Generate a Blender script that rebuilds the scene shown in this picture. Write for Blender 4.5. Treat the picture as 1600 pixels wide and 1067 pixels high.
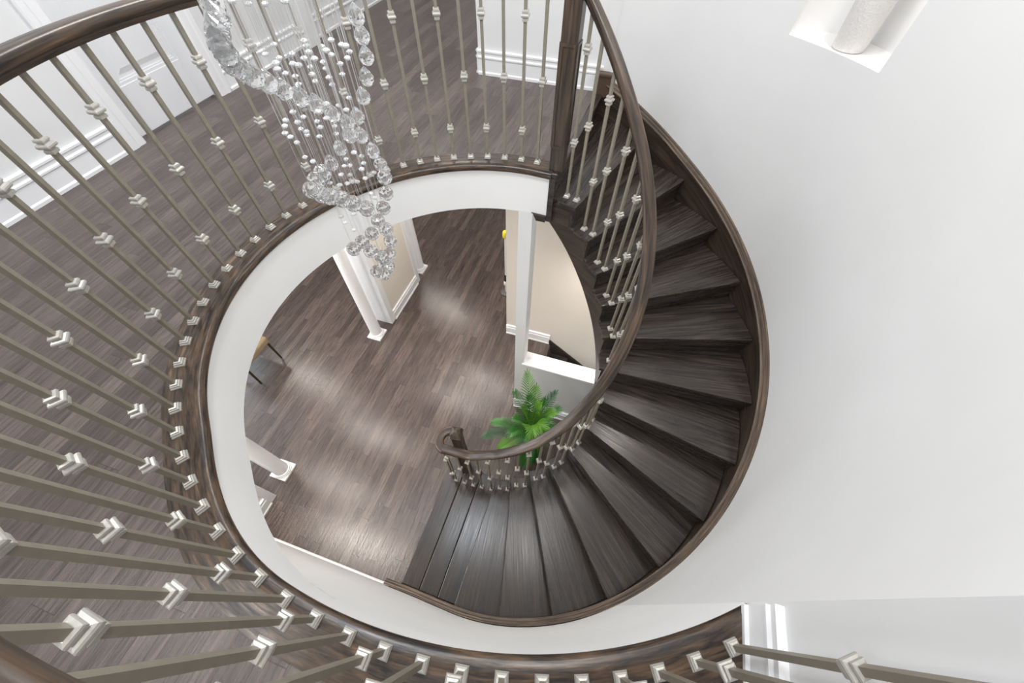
import bpy, math, random
import numpy as np
from mathutils import Vector, Matrix

random.seed(7)
scene = bpy.context.scene
for o in list(bpy.data.objects):
    bpy.data.objects.remove(o)
COL = scene.collection
R = math.radians

# ------------------------------------------------------------------ levels
RISE = 0.195
H = 15 * RISE              # upper floor above ground floor
ZC = H + 1.45              # camera height
CEIL = H + 2.75
GCEIL = 2.575              # underside of the upper floor structure
CX, CY = -0.4529, 1.6789   # centre of the stair circle

# ------------------------------------------------------------------ camera
n_ = np.array([-5.0, 416.5, 600.0]); n_ /= np.linalg.norm(n_)
up_ = np.array([0, -1, 0.0])
N_ = up_ - (up_ @ n_) * n_; N_ /= np.linalg.norm(N_)
E_ = np.cross(N_, -n_)
if E_[0] < 0: E_ = -E_
def cam_axis(v):
    x, y, z = E_ @ v, N_ @ v, -(n_ @ v)
    a = R(18)
    return Vector((x * math.cos(a) - y * math.sin(a), x * math.sin(a) + y * math.cos(a), z))
cx = cam_axis(np.array([1, 0, 0.0])); cy = cam_axis(np.array([0, -1, 0.0])); cz = cam_axis(np.array([0, 0, -1.0]))
cam_data = bpy.data.cameras.new('camera'); cam = bpy.data.objects.new('camera', cam_data); COL.objects.link(cam)
M = Matrix((cx, cy, cz)).transposed().to_4x4(); M.translation = Vector((0, 0, ZC)); cam.matrix_world = M
cam_data.sensor_width = 36; cam_data.lens = 13.5; cam_data.clip_start = 0.02
scene.camera = cam

# ------------------------------------------------------------------ world, exposure, lamps
w = bpy.data.worlds.new('world'); scene.world = w; w.use_nodes = True
bg = w.node_tree.nodes['Background']; bg.inputs[0].default_value = (0.93, 0.96, 1.0, 1); bg.inputs[1].default_value = 1.0
scene.view_settings.view_transform = 'Standard'; scene.view_settings.look = 'None'
scene.view_settings.exposure = 0.04; scene.view_settings.gamma = 1
def area(name, loc, size, power, color=(1, 1, 1), rot=(0, 0, 0), size_y=None, shape=None):
    d = bpy.data.lights.new(name, 'AREA'); d.energy = power; d.color = color
    d.shape = shape or ('RECTANGLE' if size_y else 'DISK'); d.size = size
    if size_y: d.size_y = size_y
    o = bpy.data.objects.new(name, d); COL.objects.link(o); o.location = loc; o.rotation_euler = rot
    return o
NEUT = (1.0, 0.985, 0.965); WARM = (1.0, 0.94, 0.86); COOL = (0.93, 0.97, 1.0)
area('stairwell_ceiling_and_fill_light', (-1.15, 1.12, CEIL - 0.06), 0.5, 44, (.84, .92, 1.0))
area('stairwell_ceiling_and_fill_light', (-0.05, 1.05, CEIL - 0.05), 0.5, 22, NEUT)  # fill lamp added to keep the left fascia bright, not a known fixture
area('foyer_ceiling_light', (0.2, 1.9, CEIL - 0.05), 0.5, 12, NEUT)
area('hall_ceiling_light', (-2.2, 2.2, CEIL - 0.05), 0.5, 30, NEUT)
area('hall_ceiling_light', (-2.2, -0.9, CEIL - 0.05), 0.5, 24, NEUT)
area('hall_ceiling_light', (-2.4, 5.2, CEIL - 0.05), 0.5, 26, NEUT)
area('landing_ceiling_light', (-0.3, -1.3, CEIL - 0.05), 0.5, 11, NEUT)
for x, y, p in ((-3.1, 1.75, 17), (-3.25, 0.75, 17), (-1.6, 3.45, 17), (-1.9, 2.9, 15), (-3.1, 5.0, 20), (-4.9, 2.4, 22), (-2.45, 0.1, 30)):  # last entry is an added fill that brightens the half wall and palm
    area('ground_ceiling_and_fill_light', (x, y, GCEIL - 0.02), 0.22, p, WARM)
area('basement_stair_light', (0.2, 2.6, 1.7), 0.3, 7, WARM)
area('dining_window_light', (-6.3, 1.5, 1.5), 1.6, 60, (.82, .92, 1.0), (0, R(-90), 0), 1.6)
area('niche_light', (0.93, 2.86, 4.93), 0.06, 14.0, (1, .93, .85))

# ------------------------------------------------------------------ materials
def new_mat(name):
    m = bpy.data.materials.new(name); m.use_nodes = True
    nt = m.node_tree
    return m, nt, nt.nodes['Principled BSDF']
def node(nt, t, **kw):
    n = nt.nodes.new(t)
    for k, v in kw.items(): setattr(n, k, v)
    return n
def mathn(nt, op, a, b=None):
    n = node(nt, 'ShaderNodeMath', operation=op)
    for i, v in enumerate((a, b)):
        if v is None: continue
        if isinstance(v, (int, float)): n.inputs[i].default_value = v
        else: nt.links.new(v, n.inputs[i])
    return n.outputs[0]
def ramp(nt, fac, stops):
    n = node(nt, 'ShaderNodeValToRGB')
    e = n.color_ramp.elements
    while len(e) < len(stops): e.new(0.5)
    for i, (p, c) in enumerate(stops): e[i].position = p; e[i].color = (*c, 1)
    nt.links.new(fac, n.inputs[0]); return n.outputs[0]
def mix(nt, fac, a, b, mode='MIX'):
    n = node(nt, 'ShaderNodeMix', data_type='RGBA', blend_type=mode)
    for i, v in ((0, fac), (6, a), (7, b)):
        if isinstance(v, (int, float)): n.inputs[i].default_value = v
        elif isinstance(v, tuple): n.inputs[i].default_value = (*v, 1)
        else: nt.links.new(v, n.inputs[i])
    return n.outputs[2]
def plain(name, color, rough=0.5, metal=0.0, noise=0.0, scale=20, bump=0.0, spec=None):
    m, nt, b = new_mat(name)
    b.inputs['Roughness'].default_value = rough; b.inputs['Metallic'].default_value = metal
    if spec is not None: b.inputs['Specular IOR Level'].default_value = spec
    tc = node(nt, 'ShaderNodeTexCoord'); nz = node(nt, 'ShaderNodeTexNoise')
    nz.inputs['Scale'].default_value = scale; nz.inputs['Detail'].default_value = 4
    nt.links.new(tc.outputs['Object'], nz.inputs['Vector'])
    d = tuple(max(0, c * (1 - noise)) for c in color); l = tuple(min(1, c * (1 + noise)) for c in color)
    nt.links.new(ramp(nt, nz.outputs[0], [(0.3, d), (0.7, l)]), b.inputs['Base Color'])
    if bump:
        bp = node(nt, 'ShaderNodeBump'); bp.inputs['Strength'].default_value = bump; bp.inputs['Distance'].default_value = 0.01
        nt.links.new(nz.outputs[0], bp.inputs['Height']); nt.links.new(bp.outputs[0], b.inputs['Normal'])
    return m
def grain(name, dark, light, rough=(0.22, 0.42), coord='Object', sc=(2.5, 55, 55), lo=0.38, hi=0.72, bump=0.15):
    """stained oak: streaky pores along local X (or along u)"""
    m, nt, b = new_mat(name)
    tc = node(nt, 'ShaderNodeTexCoord'); mp = node(nt, 'ShaderNodeMapping'); mp.inputs['Scale'].default_value = sc
    src = tc.outputs[coord]
    oi = node(nt, 'ShaderNodeObjectInfo')
    off = node(nt, 'ShaderNodeVectorMath', operation='SCALE'); off.inputs[0].default_value = (7, 3, 5)
    nt.links.new(oi.outputs['Random'], off.inputs['Scale'])
    ad = node(nt, 'ShaderNodeVectorMath', operation='ADD')
    nt.links.new(src, ad.inputs[0]); nt.links.new(off.outputs[0], ad.inputs[1])
    nt.links.new(ad.outputs[0], mp.inputs['Vector'])
    nz = node(nt, 'ShaderNodeTexNoise'); nz.inputs['Scale'].default_value = 1.0; nz.inputs['Detail'].default_value = 7
    nz.inputs['Roughness'].default_value = 0.62; nz.inputs['Distortion'].default_value = 0.5
    nt.links.new(mp.outputs[0], nz.inputs['Vector'])
    mp2 = node(nt, 'ShaderNodeMapping'); mp2.inputs['Scale'].default_value = (sc[0] * .6, sc[1] * .16, sc[2] * .16)
    nt.links.new(ad.outputs[0], mp2.inputs['Vector'])
    n2 = node(nt, 'ShaderNodeTexNoise'); n2.inputs['Scale'].default_value = 1.0; n2.inputs['Detail'].default_value = 3
    n2.inputs['Distortion'].default_value = 1.2
    nt.links.new(mp2.outputs[0], n2.inputs['Vector'])
    f = mathn(nt, 'ADD', mathn(nt, 'MULTIPLY', nz.outputs[0], 0.72), mathn(nt, 'MULTIPLY', n2.outputs[0], 0.28))
    mid = tuple((a + c) / 2 * .8 for a, c in zip(dark, light))
    nt.links.new(ramp(nt, f, [(lo, dark), ((lo + hi) / 2, mid), (hi, light)]), b.inputs['Base Color'])
    rr = ramp(nt, f, [(0.3, (rough[1],) * 3), (0.7, (rough[0],) * 3)])
    nt.links.new(rr, b.inputs['Roughness'])
    bp = node(nt, 'ShaderNodeBump'); bp.inputs['Strength'].default_value = bump; bp.inputs['Distance'].default_value = 0.004
    nt.links.new(nz.outputs[0], bp.inputs['Height']); nt.links.new(bp.outputs[0], b.inputs['Normal'])
    return m
def plank_mat(name, width, length, cols, rough=0.3, bump=0.25):
    """strip oak floor, boards running along world Y"""
    m, nt, b = new_mat(name)
    tc = node(nt, 'ShaderNodeTexCoord'); sp = node(nt, 'ShaderNodeSeparateXYZ'); nt.links.new(tc.outputs['Object'], sp.inputs[0])
    u = mathn(nt, 'DIVIDE', sp.outputs[0], width); row = mathn(nt, 'FLOOR', u); fu = mathn(nt, 'FRACT', u)
    wn = node(nt, 'ShaderNodeTexWhiteNoise', noise_dimensions='1D'); nt.links.new(row, wn.inputs['W'])
    v = mathn(nt, 'ADD', mathn(nt, 'DIVIDE', sp.outputs[1], length), mathn(nt, 'MULTIPLY', wn.outputs[0], 9.7))
    seg = mathn(nt, 'FLOOR', v); fv = mathn(nt, 'FRACT', v)
    cb = node(nt, 'ShaderNodeCombineXYZ'); nt.links.new(row, cb.inputs[0]); nt.links.new(seg, cb.inputs[1])
    wn2 = node(nt, 'ShaderNodeTexWhiteNoise', noise_dimensions='2D'); nt.links.new(cb.outputs[0], wn2.inputs['Vector'])
    tone = wn2.outputs[0]
    # grain
    cg = node(nt, 'ShaderNodeCombineXYZ')
    nt.links.new(mathn(nt, 'MULTIPLY', sp.outputs[0], 75), cg.inputs[0])
    nt.links.new(mathn(nt, 'ADD', mathn(nt, 'MULTIPLY', sp.outputs[1], 4.5), mathn(nt, 'MULTIPLY', tone, 40)), cg.inputs[1])
    nt.links.new(mathn(nt, 'MULTIPLY', tone, 31), cg.inputs[2])
    nz = node(nt, 'ShaderNodeTexNoise'); nz.inputs['Scale'].default_value = 1; nz.inputs['Detail'].default_value = 6
    nz.inputs['Roughness'].default_value = 0.65; nz.inputs['Distortion'].default_value = 0.6
    nt.links.new(cg.outputs[0], nz.inputs['Vector'])
    base = ramp(nt, tone, [(0.0, cols[0]), (0.45, cols[1]), (0.8, cols[2]), (1.0, cols[3])])
    g = ramp(nt, nz.outputs[0], [(0.30, (.45, .42, .40)), (0.52, (.98, .97, .96)), (0.74, (1.55, 1.42, 1.3))])
    col = mix(nt, 1.0, base, g, 'MULTIPLY')
    # seams
    def seam(f, wd):
        a = mathn(nt, 'LESS_THAN', f, wd); c = mathn(nt, 'GREATER_THAN', f, 1 - wd); return mathn(nt, 'MAXIMUM', a, c)
    s = mathn(nt, 'MAXIMUM', seam(fu, 0.012), seam(fv, 0.0015))
    col = mix(nt, mathn(nt, 'MULTIPLY', s, 0.75), col, (0.035, 0.027, 0.022))
    nt.links.new(col, b.inputs['Base Color'])
    nt.links.new(mathn(nt, 'ADD', mathn(nt, 'MULTIPLY', nz.outputs[0], 0.14), rough - 0.05), b.inputs['Roughness'])
    hgt = mathn(nt, 'SUBTRACT', mathn(nt, 'ADD', nz.outputs[0], mathn(nt, 'MULTIPLY', tone, 0.25)), mathn(nt, 'MULTIPLY', s, 0.8))
    bp = node(nt, 'ShaderNodeBump'); bp.inputs['Strength'].default_value = bump; bp.inputs['Distance'].default_value = 0.004
    nt.links.new(hgt, bp.inputs['Height']); nt.links.new(bp.outputs[0], b.inputs['Normal'])
    return m
FLOORC = [(.078, .060, .055), (.102, .079, .072), (.119, .093, .084), (.140, .111, .098)]
m_floor = plank_mat('stained_oak_strip_floor', 0.086, 0.95, FLOORC, 0.22, 0.5)
m_floor_up = plank_mat('stained_oak_strip_floor_upper', 0.094, 0.95, FLOORC, 0.31, 0.4)
m_tread = grain('espresso_oak_tread', (.011, .0095, .009), (.125, .096, .078), (0.18, 0.32), sc=(2.2, 95, 95), lo=.40, hi=.74)
m_string = grain('espresso_oak_stringer', (.014, .011, .0095), (.11, .075, .052), (0.3, 0.45), 'UV')
m_rail = grain('dark_oak_handrail', (.014, .0095, .0075), (.18, .112, .07), (0.28, 0.42), 'UV', (3.2, 70, 70), lo=.40, hi=.72)
m_cap = grain('oak_stringer_cap', (.02, .014, .011), (.20, .135, .09), (0.45, 0.6), 'UV', (3.2, 70, 70), lo=.36, hi=.68)
m_newel = grain('dark_oak_newel', (.018, .013, .010), (.15, .098, .066), (0.25, 0.4), 'Object', (60, 60, 3))
m_nose = grain('dark_oak_landing_border', (.013, .009, .008), (.20, .125, .074), (0.24, 0.38), 'UV', (7, 75, 75), lo=.41, hi=.70)
m_wall = plain('white_wall_paint', (.755, .755, .755), 0.6, 0, 0.012, 3, 0.02)
m_fascia = plain('white_fascia_paint', (.87, .87, .865), 0.55, 0, 0.012, 3, 0.02)
m_beige = plain('cream_wall_paint', (.76, .70, .625), 0.6, 0, 0.012, 3, 0.02)
m_trim = plain('white_gloss_trim', (.84, .84, .85), 0.3, 0, 0.01, 6)
m_door = plain('white_door_paint', (.76, .765, .78), 0.35, 0, 0.01, 6)
m_ceil = plain('ceiling_paint', (.78, .78, .78), 0.8, 0, 0.01, 5)
m_bar = plain('bronze_grey_metal', (.255, .228, .18), 0.42, 0.2, 0.05, 40)
m_knuckle = plain('brushed_champagne_metal', (.50, .48, .435), 0.36, 0.35, 0.08, 90)
m_vase = plain('pitted_white_ceramic', (.72, .70, .68), 0.55, 0, 0.05, 120, 0.5)
m_leafmats = [plain('palm_leaf_bright', (.125, .31, .028), 0.35, 0, 0.25, 6), plain('palm_leaf_mid', (.042, .175, .026), 0.35, 0, 0.25, 6), plain('palm_leaf_deep', (.02, .095, .03), 0.4, 0, 0.25, 6)]
m_stem = plain('palm_stem', (.12, .2, .05), 0.5, 0, 0.2, 15)
m_pot = plain('black_pot', (.02, .02, .02), 0.45, 0, 0.1, 15)
m_soil = plain('soil', (.05, .035, .025), 0.9, 0, 0.4, 60, 0.6)
m_tan = plain('tan_upholstery', (.30, .22, .13), 0.8, 0, 0.1, 120, 0.2)
m_legm = plain('bronze_chair_leg', (.07, .05, .02), 0.4, 0.5, 0.1, 30)
m_yellow = plain('yellow_plastic', (.72, .60, .03), 0.45, 0, 0.04, 20)
m_pole = plain('white_plastic', (.78, .78, .78), 0.4, 0, 0.02, 20)
m_black = plain('black_plastic', (.02, .02, .02), 0.4, 0, 0.05, 20)
m_grey = plain('grey_plastic', (.12, .12, .12), 0.5, 0, 0.05, 20)
m_wire = plain('silver_wire', (.75, .75, .75), 0.3, 0.6, 0.02, 50)
m_chrome = plain('chrome', (.8, .8, .8), 0.12, 1.0, 0.02, 20)
def glass(name):
    m, nt, b = new_mat(name)
    b.inputs['Base Color'].default_value = (1, 1, 1, 1); b.inputs['Roughness'].default_value = 0.0
    b.inputs['Transmission Weight'].default_value = 0.9; b.inputs['IOR'].default_value = 1.47; b.inputs['Base Color'].default_value = (.97, .975, .98, 1)
    return m
m_crystal = glass('cut_crystal')
m_bead = plain('frosted_crystal_bead', (.86, .86, .86), 0.15, 0, 0.02, 60)
m_bead.node_tree.nodes['Principled BSDF'].inputs['Transmission Weight'].default_value = 0.45

# ------------------------------------------------------------------ mesh builder
class MB:
    def __init__(s): s.v = []; s.f = []; s.uv = []; s.sm = []
    def add(s, verts, faces, uvs=None, smooth=False):
        b = len(s.v); s.v += [tuple(p) for p in verts]
        for i, f in enumerate(faces):
            s.f.append([b + k for k in f]); s.sm.append(smooth)
            s.uv.append(uvs[i] if uvs else None)
    def box(s, x0, x1, y0, y1, z0, z1, mat=None):
        vs = [(x, y, z) for z in (z0, z1) for y in (y0, y1) for x in (x0, x1)]
        if mat: vs = [tuple(mat @ Vector(p)) for p in vs]
        s.add(vs, [(0, 2, 3, 1), (4, 5, 7, 6), (0, 1, 5, 4), (2, 6, 7, 3), (0, 4, 6, 2), (1, 3, 7, 5)])
    def prism(s, poly, z0, z1):
        n = len(poly); vs = [(p[0], p[1], z0) for p in poly] + [(p[0], p[1], z1) for p in poly]
        a = sum(poly[i][0] * poly[(i + 1) % n][1] - poly[(i + 1) % n][0] * poly[i][1] for i in range(n))
        fs = [list(range(n))[::-1], list(range(n, 2 * n))] + [(i, (i + 1) % n, n + (i + 1) % n, n + i) for i in range(n)]
        if a < 0: fs = [f[::-1] for f in map(list, fs)]
        s.add(vs, fs)
    def sweep(s, prof, path, closed_prof=True, caps=True, smooth=True, frames=None, v0=0.0):
        """prof: list of (side, up); path: list of 3D points; side = horizontal right of travel"""
        P = [Vector(p) for p in path]; n = len(P); m = len(prof); vs = []; L = [0]
        for i in range(1, n): L.append(L[-1] + (P[i] - P[i - 1]).length)
        per = [0]
        for j in range(1, m + 1):
            a = prof[j - 1]; c = prof[j % m]; per.append(per[-1] + math.hypot(a[0] - c[0], a[1] - c[1]))
        for i in range(n):
            t = (P[min(i + 1, n - 1)] - P[max(i - 1, 0)])
            if frames: side, upv = frames[i]
            else:
                th = Vector((t.x, t.y, 0)).normalized(); side = Vector((th.y, -th.x, 0)); upv = Vector((0, 0, 1))
            for (a, b) in prof: vs.append(P[i] + side * a + upv * b)
        fs = []; uvs = []
        for i in range(n - 1):
            for j in range(m if closed_prof else m - 1):
                k = (j + 1) % m
                fs.append((i * m + j, i * m + k, (i + 1) * m + k, (i + 1) * m + j))
                uvs.append([(L[i], per[j] + v0), (L[i], per[j + 1] + v0), (L[i + 1], per[j + 1] + v0), (L[i + 1], per[j] + v0)])
        s.add(vs, fs, uvs, smooth)
        if caps and closed_prof:
            b = len(s.v) - len(vs)
            s.f.append([b + j for j in range(m)][::-1]); s.sm.append(False); s.uv.append([(0, q) for q in per[:m]][::-1])
            s.f.append([b + (n - 1) * m + j for j in range(m)]); s.sm.append(False); s.uv.append([(0, q) for q in per[:m]])
    def lathe(s, prof, c=(0, 0, 0), seg=24, smooth=True):
        n = len(prof); vs = []
        for k in range(seg):
            a = 2 * math.pi * k / seg
            for (r, z) in prof: vs.append((c[0] + r * math.cos(a), c[1] + r * math.sin(a), c[2] + z))
        fs = []
        for k in range(seg):
            q = (k + 1) % seg
            for j in range(n - 1): fs.append((k * n + j, q * n + j, q * n + j + 1, k * n + j + 1))
        s.add(vs, fs, None, smooth)
    def tube(s, path, r, seg=6, smooth=True):
        P = [Vector(p) for p in path]; n = len(P); vs = []
        for i in range(n):
            t = (P[min(i + 1, n - 1)] - P[max(i - 1, 0)]).normalized()
            a = t.orthogonal().normalized() if i == 0 else (a - t * a.dot(t)).normalized()
            b = t.cross(a); rr = r[i] if isinstance(r, (list, tuple)) else r
            for k in range(seg):
                q = 2 * math.pi * k / seg; vs.append(P[i] + (a * math.cos(q) + b * math.sin(q)) * rr)
        fs = [(i * seg + k, i * seg + (k + 1) % seg, (i + 1) * seg + (k + 1) % seg, (i + 1) * seg + k) for i in range(n - 1) for k in range(seg)]
        fs += [tuple(range(seg))[::-1], tuple((n - 1) * seg + k for k in range(seg))]
        s.add(vs, fs, None, smooth)
    def mesh(s, name, mat, merge=False):
        me = bpy.data.meshes.new(name); me.from_pydata(s.v, [], s.f); me.update()
        if any(u for u in s.uv):
            ul = me.uv_layers.new(name='UVMap')
            for p, u in zip(me.polygons, s.uv):
                if u:
                    for li, c in zip(p.loop_indices, u): ul.data[li].uv = c
        for p, sm in zip(me.polygons, s.sm): p.use_smooth = sm
        for mm in (mat if isinstance(mat, (list, tuple)) else [mat]): me.materials.append(mm)
        import bmesh
        b = bmesh.new(); b.from_mesh(me); bmesh.ops.recalc_face_normals(b, faces=b.faces); b.to_mesh(me); b.free()
        if any(s.sm):
            try: me.set_sharp_from_angle(angle=R(40))
            except Exception: pass
        return me
    def build(s, name, mat, parent=None, loc=None, rotz=None):
        return link(name, s.mesh(name, mat), parent, loc, rotz)
def link(name, me, parent=None, loc=None, rotz=None):
    o = bpy.data.objects.new(name, me); COL.objects.link(o)
    if parent: o.parent = parent
    if loc is not None: o.location = loc
    if rotz is not None: o.rotation_euler = (0, 0, rotz)
    return o
def bevel(o, w=0.004, seg=2):
    md = o.modifiers.new('bevel', 'BEVEL'); md.width = w; md.segments = seg; md.limit_method = 'ANGLE'; md.angle_limit = R(35)
    return o
def thing(name, label, cat, loc=(0, 0, 0), rotz=0, group=None):
    o = bpy.data.objects.new(name, None); COL.objects.link(o); o.location = loc; o.rotation_euler = (0, 0, rotz)
    o.empty_display_size = 0.1
    return tag(o, label, cat, group)
def tag(o, label, cat, group=None):
    o['label'] = label; o['category'] = cat
    if group: o['group'] = group
    return o
def struct(o, label=None, cat=None):
    o['kind'] = 'structure'
    if label: o['label'] = label
    if cat: o['category'] = cat
    return o

# ------------------------------------------------------------------ plan curves
FEET_H = [(0.135, 1.707), (0.057, 1.733), (-0.021, 1.747), (-0.098, 1.752), (-0.177, 1.751), (-0.257, 1.745), (-0.337, 1.731), (-0.412, 1.706), (-0.485, 1.679), (-0.557, 1.644), (-0.624, 1.596), (-0.689, 1.551), (-0.746, 1.501), (-0.805, 1.443), (-0.855, 1.373), (-0.899, 1.31), (-0.937, 1.238), (-0.971, 1.167), (-0.998, 1.092), (-1.019, 1.011), (-1.03, 0.933), (-1.029, 0.849), (-1.024, 0.77), (-1.012, 0.69), (-0.99, 0.612), (-0.963, 0.536), (-0.932, 0.463), (-0.891, 0.394), (-0.846, 0.327), (-0.795, 0.262), (-0.742, 0.206), (-0.684, 0.15), (-0.618, 0.1), (-0.554, 0.057), (-0.483, 0.019), (-0.406, -0.017), (-0.329, -0.044), (-0.251, -0.068), (-0.173, -0.091), (-0.092, -0.108), (-0.017, -0.116), (0.063, -0.121), (0.142, -0.122), (0.222, -0.115), (0.297, -0.108), (0.377, -0.089), (0.456, -0.068)]
F_ = np.array(FEET_H) * 1.45
c18, s18 = math.cos(R(18)), math.sin(R(18))
F_ = np.c_[F_[:, 0] * c18 - F_[:, 1] * s18, F_[:, 0] * s18 + F_[:, 1] * c18]
NF = len(F_)
tt = np.linspace(-1, 1, NF)
px_, py_ = np.polyfit(tt, F_[:, 0], 9), np.polyfit(tt, F_[:, 1], 9)
DT = 2 / (NF - 1)
def foot(i):
    t = -1 + DT * i
    if t < -1 or t > 1:
        e = -1.0 if t < -1 else 1.0
        x, y = np.polyval(px_, e), np.polyval(py_, e); dx, dy = np.polyval(np.polyder(px_), e), np.polyval(np.polyder(py_), e)
        return np.array([x + dx * (t - e), y + dy * (t - e)]), np.array([dx, dy]) / math.hypot(dx, dy)
    d = np.array([np.polyval(np.polyder(px_), t), np.polyval(np.polyder(py_), t)])
    return np.array([np.polyval(px_, t), np.polyval(py_, t)]), d / np.hypot(*d)
def offs(i, d):
    """curve point moved d towards the opening"""
    p, t = foot(i); return p + np.array([-t[1], t[0]]) * d
def rwall(a):
    return 1.85 if a < 58 else 1.85 + 0.10 * ((a - 58) / 30.0) ** 1.6
def polar(r, a): return np.array([CX + r * math.cos(R(a)), CY + r * math.sin(R(a))])
def wall_fix(p, extra=0.0):
    """fascia runs into the stair wall near the bottom of the well"""
    dx, dy = p[0] - CX, p[1] - CY; a = math.degrees(math.atan2(dy, dx)); r = math.hypot(dx, dy)
    if -122 < a < -30:
        k = min(1, max(0, (a + 122) / 24)); k = k * k * (3 - 2 * k); r = r * (1 - k) + 1.866 * k; extra = extra * (1 - k) + (.016 * k if extra else 0)
    return polar(r - extra, a)
IDX = np.linspace(-1.15, 46.9, 420)
FASC = [wall_fix(offs(i, 0.075)) for i in IDX]
RIM = [wall_fix(offs(i, 0.075), 0.022) for i in IDX]
XB = 0.715
# ------------------------------------------------------------------ floors & ceilings
back = [offs(i, -0.035) for i in np.linspace(-1.0, 46.2, 110)]
back = [np.array([min(p[0], XB), p[1]]) for p in back]
poly = [tuple(p) for p in back] + [(XB, back[-1][1] - 0.02), (XB, -3.2), (-3.45, -3.2), (-3.45, 7.2), (-1.40, 7.2), (-1.40, 3.70), (-0.40, 3.70), (-0.44, 2.42)]
b = MB(); b.prism(poly, H - 0.03, H)
struct(b.build('floor', m_floor_up), 'upper hall floor of dark stained oak strips around the stairwell', 'floor')
# ground floor round the basement stair hole
b = MB()
HX0, HX1, HY0, HY1 = -0.385, 1.35, 2.14, 3.04
b.box(-7, HX0, -0.35, 7.5, -0.06, 0); b.box(HX0, 2.2, -0.35, HY0, -0.06, 0); b.box(HX0, 2.2, 3.1, 7.5, -0.06, 0)
struct(b.build('floor', m_floor), 'ground floor of dark stained oak strips seen through the stairwell', 'floor')
# ground-floor ceiling
cpoly = [tuple(wall_fix(offs(i, 0.055))) for i in np.linspace(-0.7, 46.9, 110)]
cpoly += [(0.9, -0.3), (0.9, -3.2), (-7, -3.2), (-7, 7.5), (2.2, 7.5), (2.2, 3.75), (-0.38, 3.75), (-0.42, 2.40)]
b = MB(); b.prism(cpoly, GCEIL, GCEIL + 0.03)
struct(b.build('ceiling', m_ceil), 'ground floor ceiling under the upper hall', 'ceiling')
b = MB(); b.box(-3.6, 2.4, -3.2, 7.5, CEIL, CEIL + 0.05)
struct(b.build('ceiling', m_ceil), 'upper hall ceiling', 'ceiling')
# curved fascia
b = MB(); pth = [(p[0], p[1], 0) for p in FASC]
b.sweep([(0, GCEIL), (0.05, GCEIL), (0.05, H - 0.032), (0, H - 0.032)], pth)
struct(b.build('wall_fascia', m_fascia), 'curved white fascia under the upper hall edge', 'wall')
# curved dark nosing border
b = MB(); pth = [(p[0], p[1], H) for p in RIM]
prof = [(0.0, -0.014), (0.006, -0.003), (0.016, 0.003), (0.055, 0.003), (0.152, 0.003), (0.152, -0.02), (0.03, -0.034), (0.018, -0.046), (0.006, -0.040), (0.001, -0.03)]
b.sweep(prof, pth)
struct(b.build('trim_1', m_nose), 'dark oak nosing border curving along the stairwell edge', 'trim')

# ------------------------------------------------------------------ walls
NA0, NA1, NZ0, NZ1 = 33.1, 51.1, 3.565, 4.95
angs = sorted(set(list(np.linspace(-50.85, NA0, 40)) + list(np.linspace(NA0, NA1, 13)) + list(np.linspace(NA1, 86.0, 16))))
def curved_wall(alist, zs, skip=None, thick=0.15):
    b = MB(); n = len(alist); m = len(zs)
    vs = []
    for a in alist:
        p = polar(rwall(a), a)
        for z in zs: vs.append((p[0], p[1], z))
    fs = []
    for i in range(n - 1):
        for j in range(m - 1):
            if skip and skip(alist[i], zs[j]): continue
            fs.append((i * m + j, (i + 1) * m + j, (i + 1) * m + j + 1, i * m + j + 1))
    b.add(vs, fs, None, True); return b
b = curved_wall(angs, [-0.02, GCEIL, H, NZ0, NZ1, CEIL], lambda a, z: NA0 - .01 <= a < NA1 - .01 and NZ0 - .01 < z < NZ1 - .01)
# niche recess: flat sill, bowed back, square head
na = list(np.linspace(NA0, NA1, 13)); fr = [polar(rwall(a), a) for a in na]
bk = [polar(rwall(a) + 0.03 + 0.27 * math.sqrt(max(0, 1 - ((a - 42.1) / 9.0) ** 2)), a) for a in na]
for z, flip in ((NZ0, 0), (NZ1, 1)):
    vs = [(p[0], p[1], z) for p in fr] + [(p[0], p[1], z) for p in bk]
    b.add(vs, [(i, i + 1, 13 + i + 1, 13 + i) for i in range(12)])
vs = [(p[0], p[1], z) for p in bk for z in (NZ0, NZ1)]
b.add(vs, [(2 * i, 2 * i + 2, 2 * i + 3, 2 * i + 1) for i in range(12)], None, True)
for k in (0, 12):
    b.add([(fr[k][0], fr[k][1], NZ0), (bk[k][0], bk[k][1], NZ0), (bk[k][0], bk[k][1], NZ1), (fr[k][0], fr[k][1], NZ1)], [(0, 1, 2, 3)])
# outer skin so that the wall is solid
oa = list(np.linspace(-50.85, 86, 60)); vs = [tuple(polar(rwall(a) + 0.42, a)) + (z,) for a in oa for z in (-0.02, CEIL)]
b.add(vs, [(2 * i, 2 * i + 2, 2 * i + 3, 2 * i + 1) for i in range(59)], None, True)
struct(b.build('wall_right', m_wall), 'tall curved white wall beside the winding stair, with a lit niche', 'wall')
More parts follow.
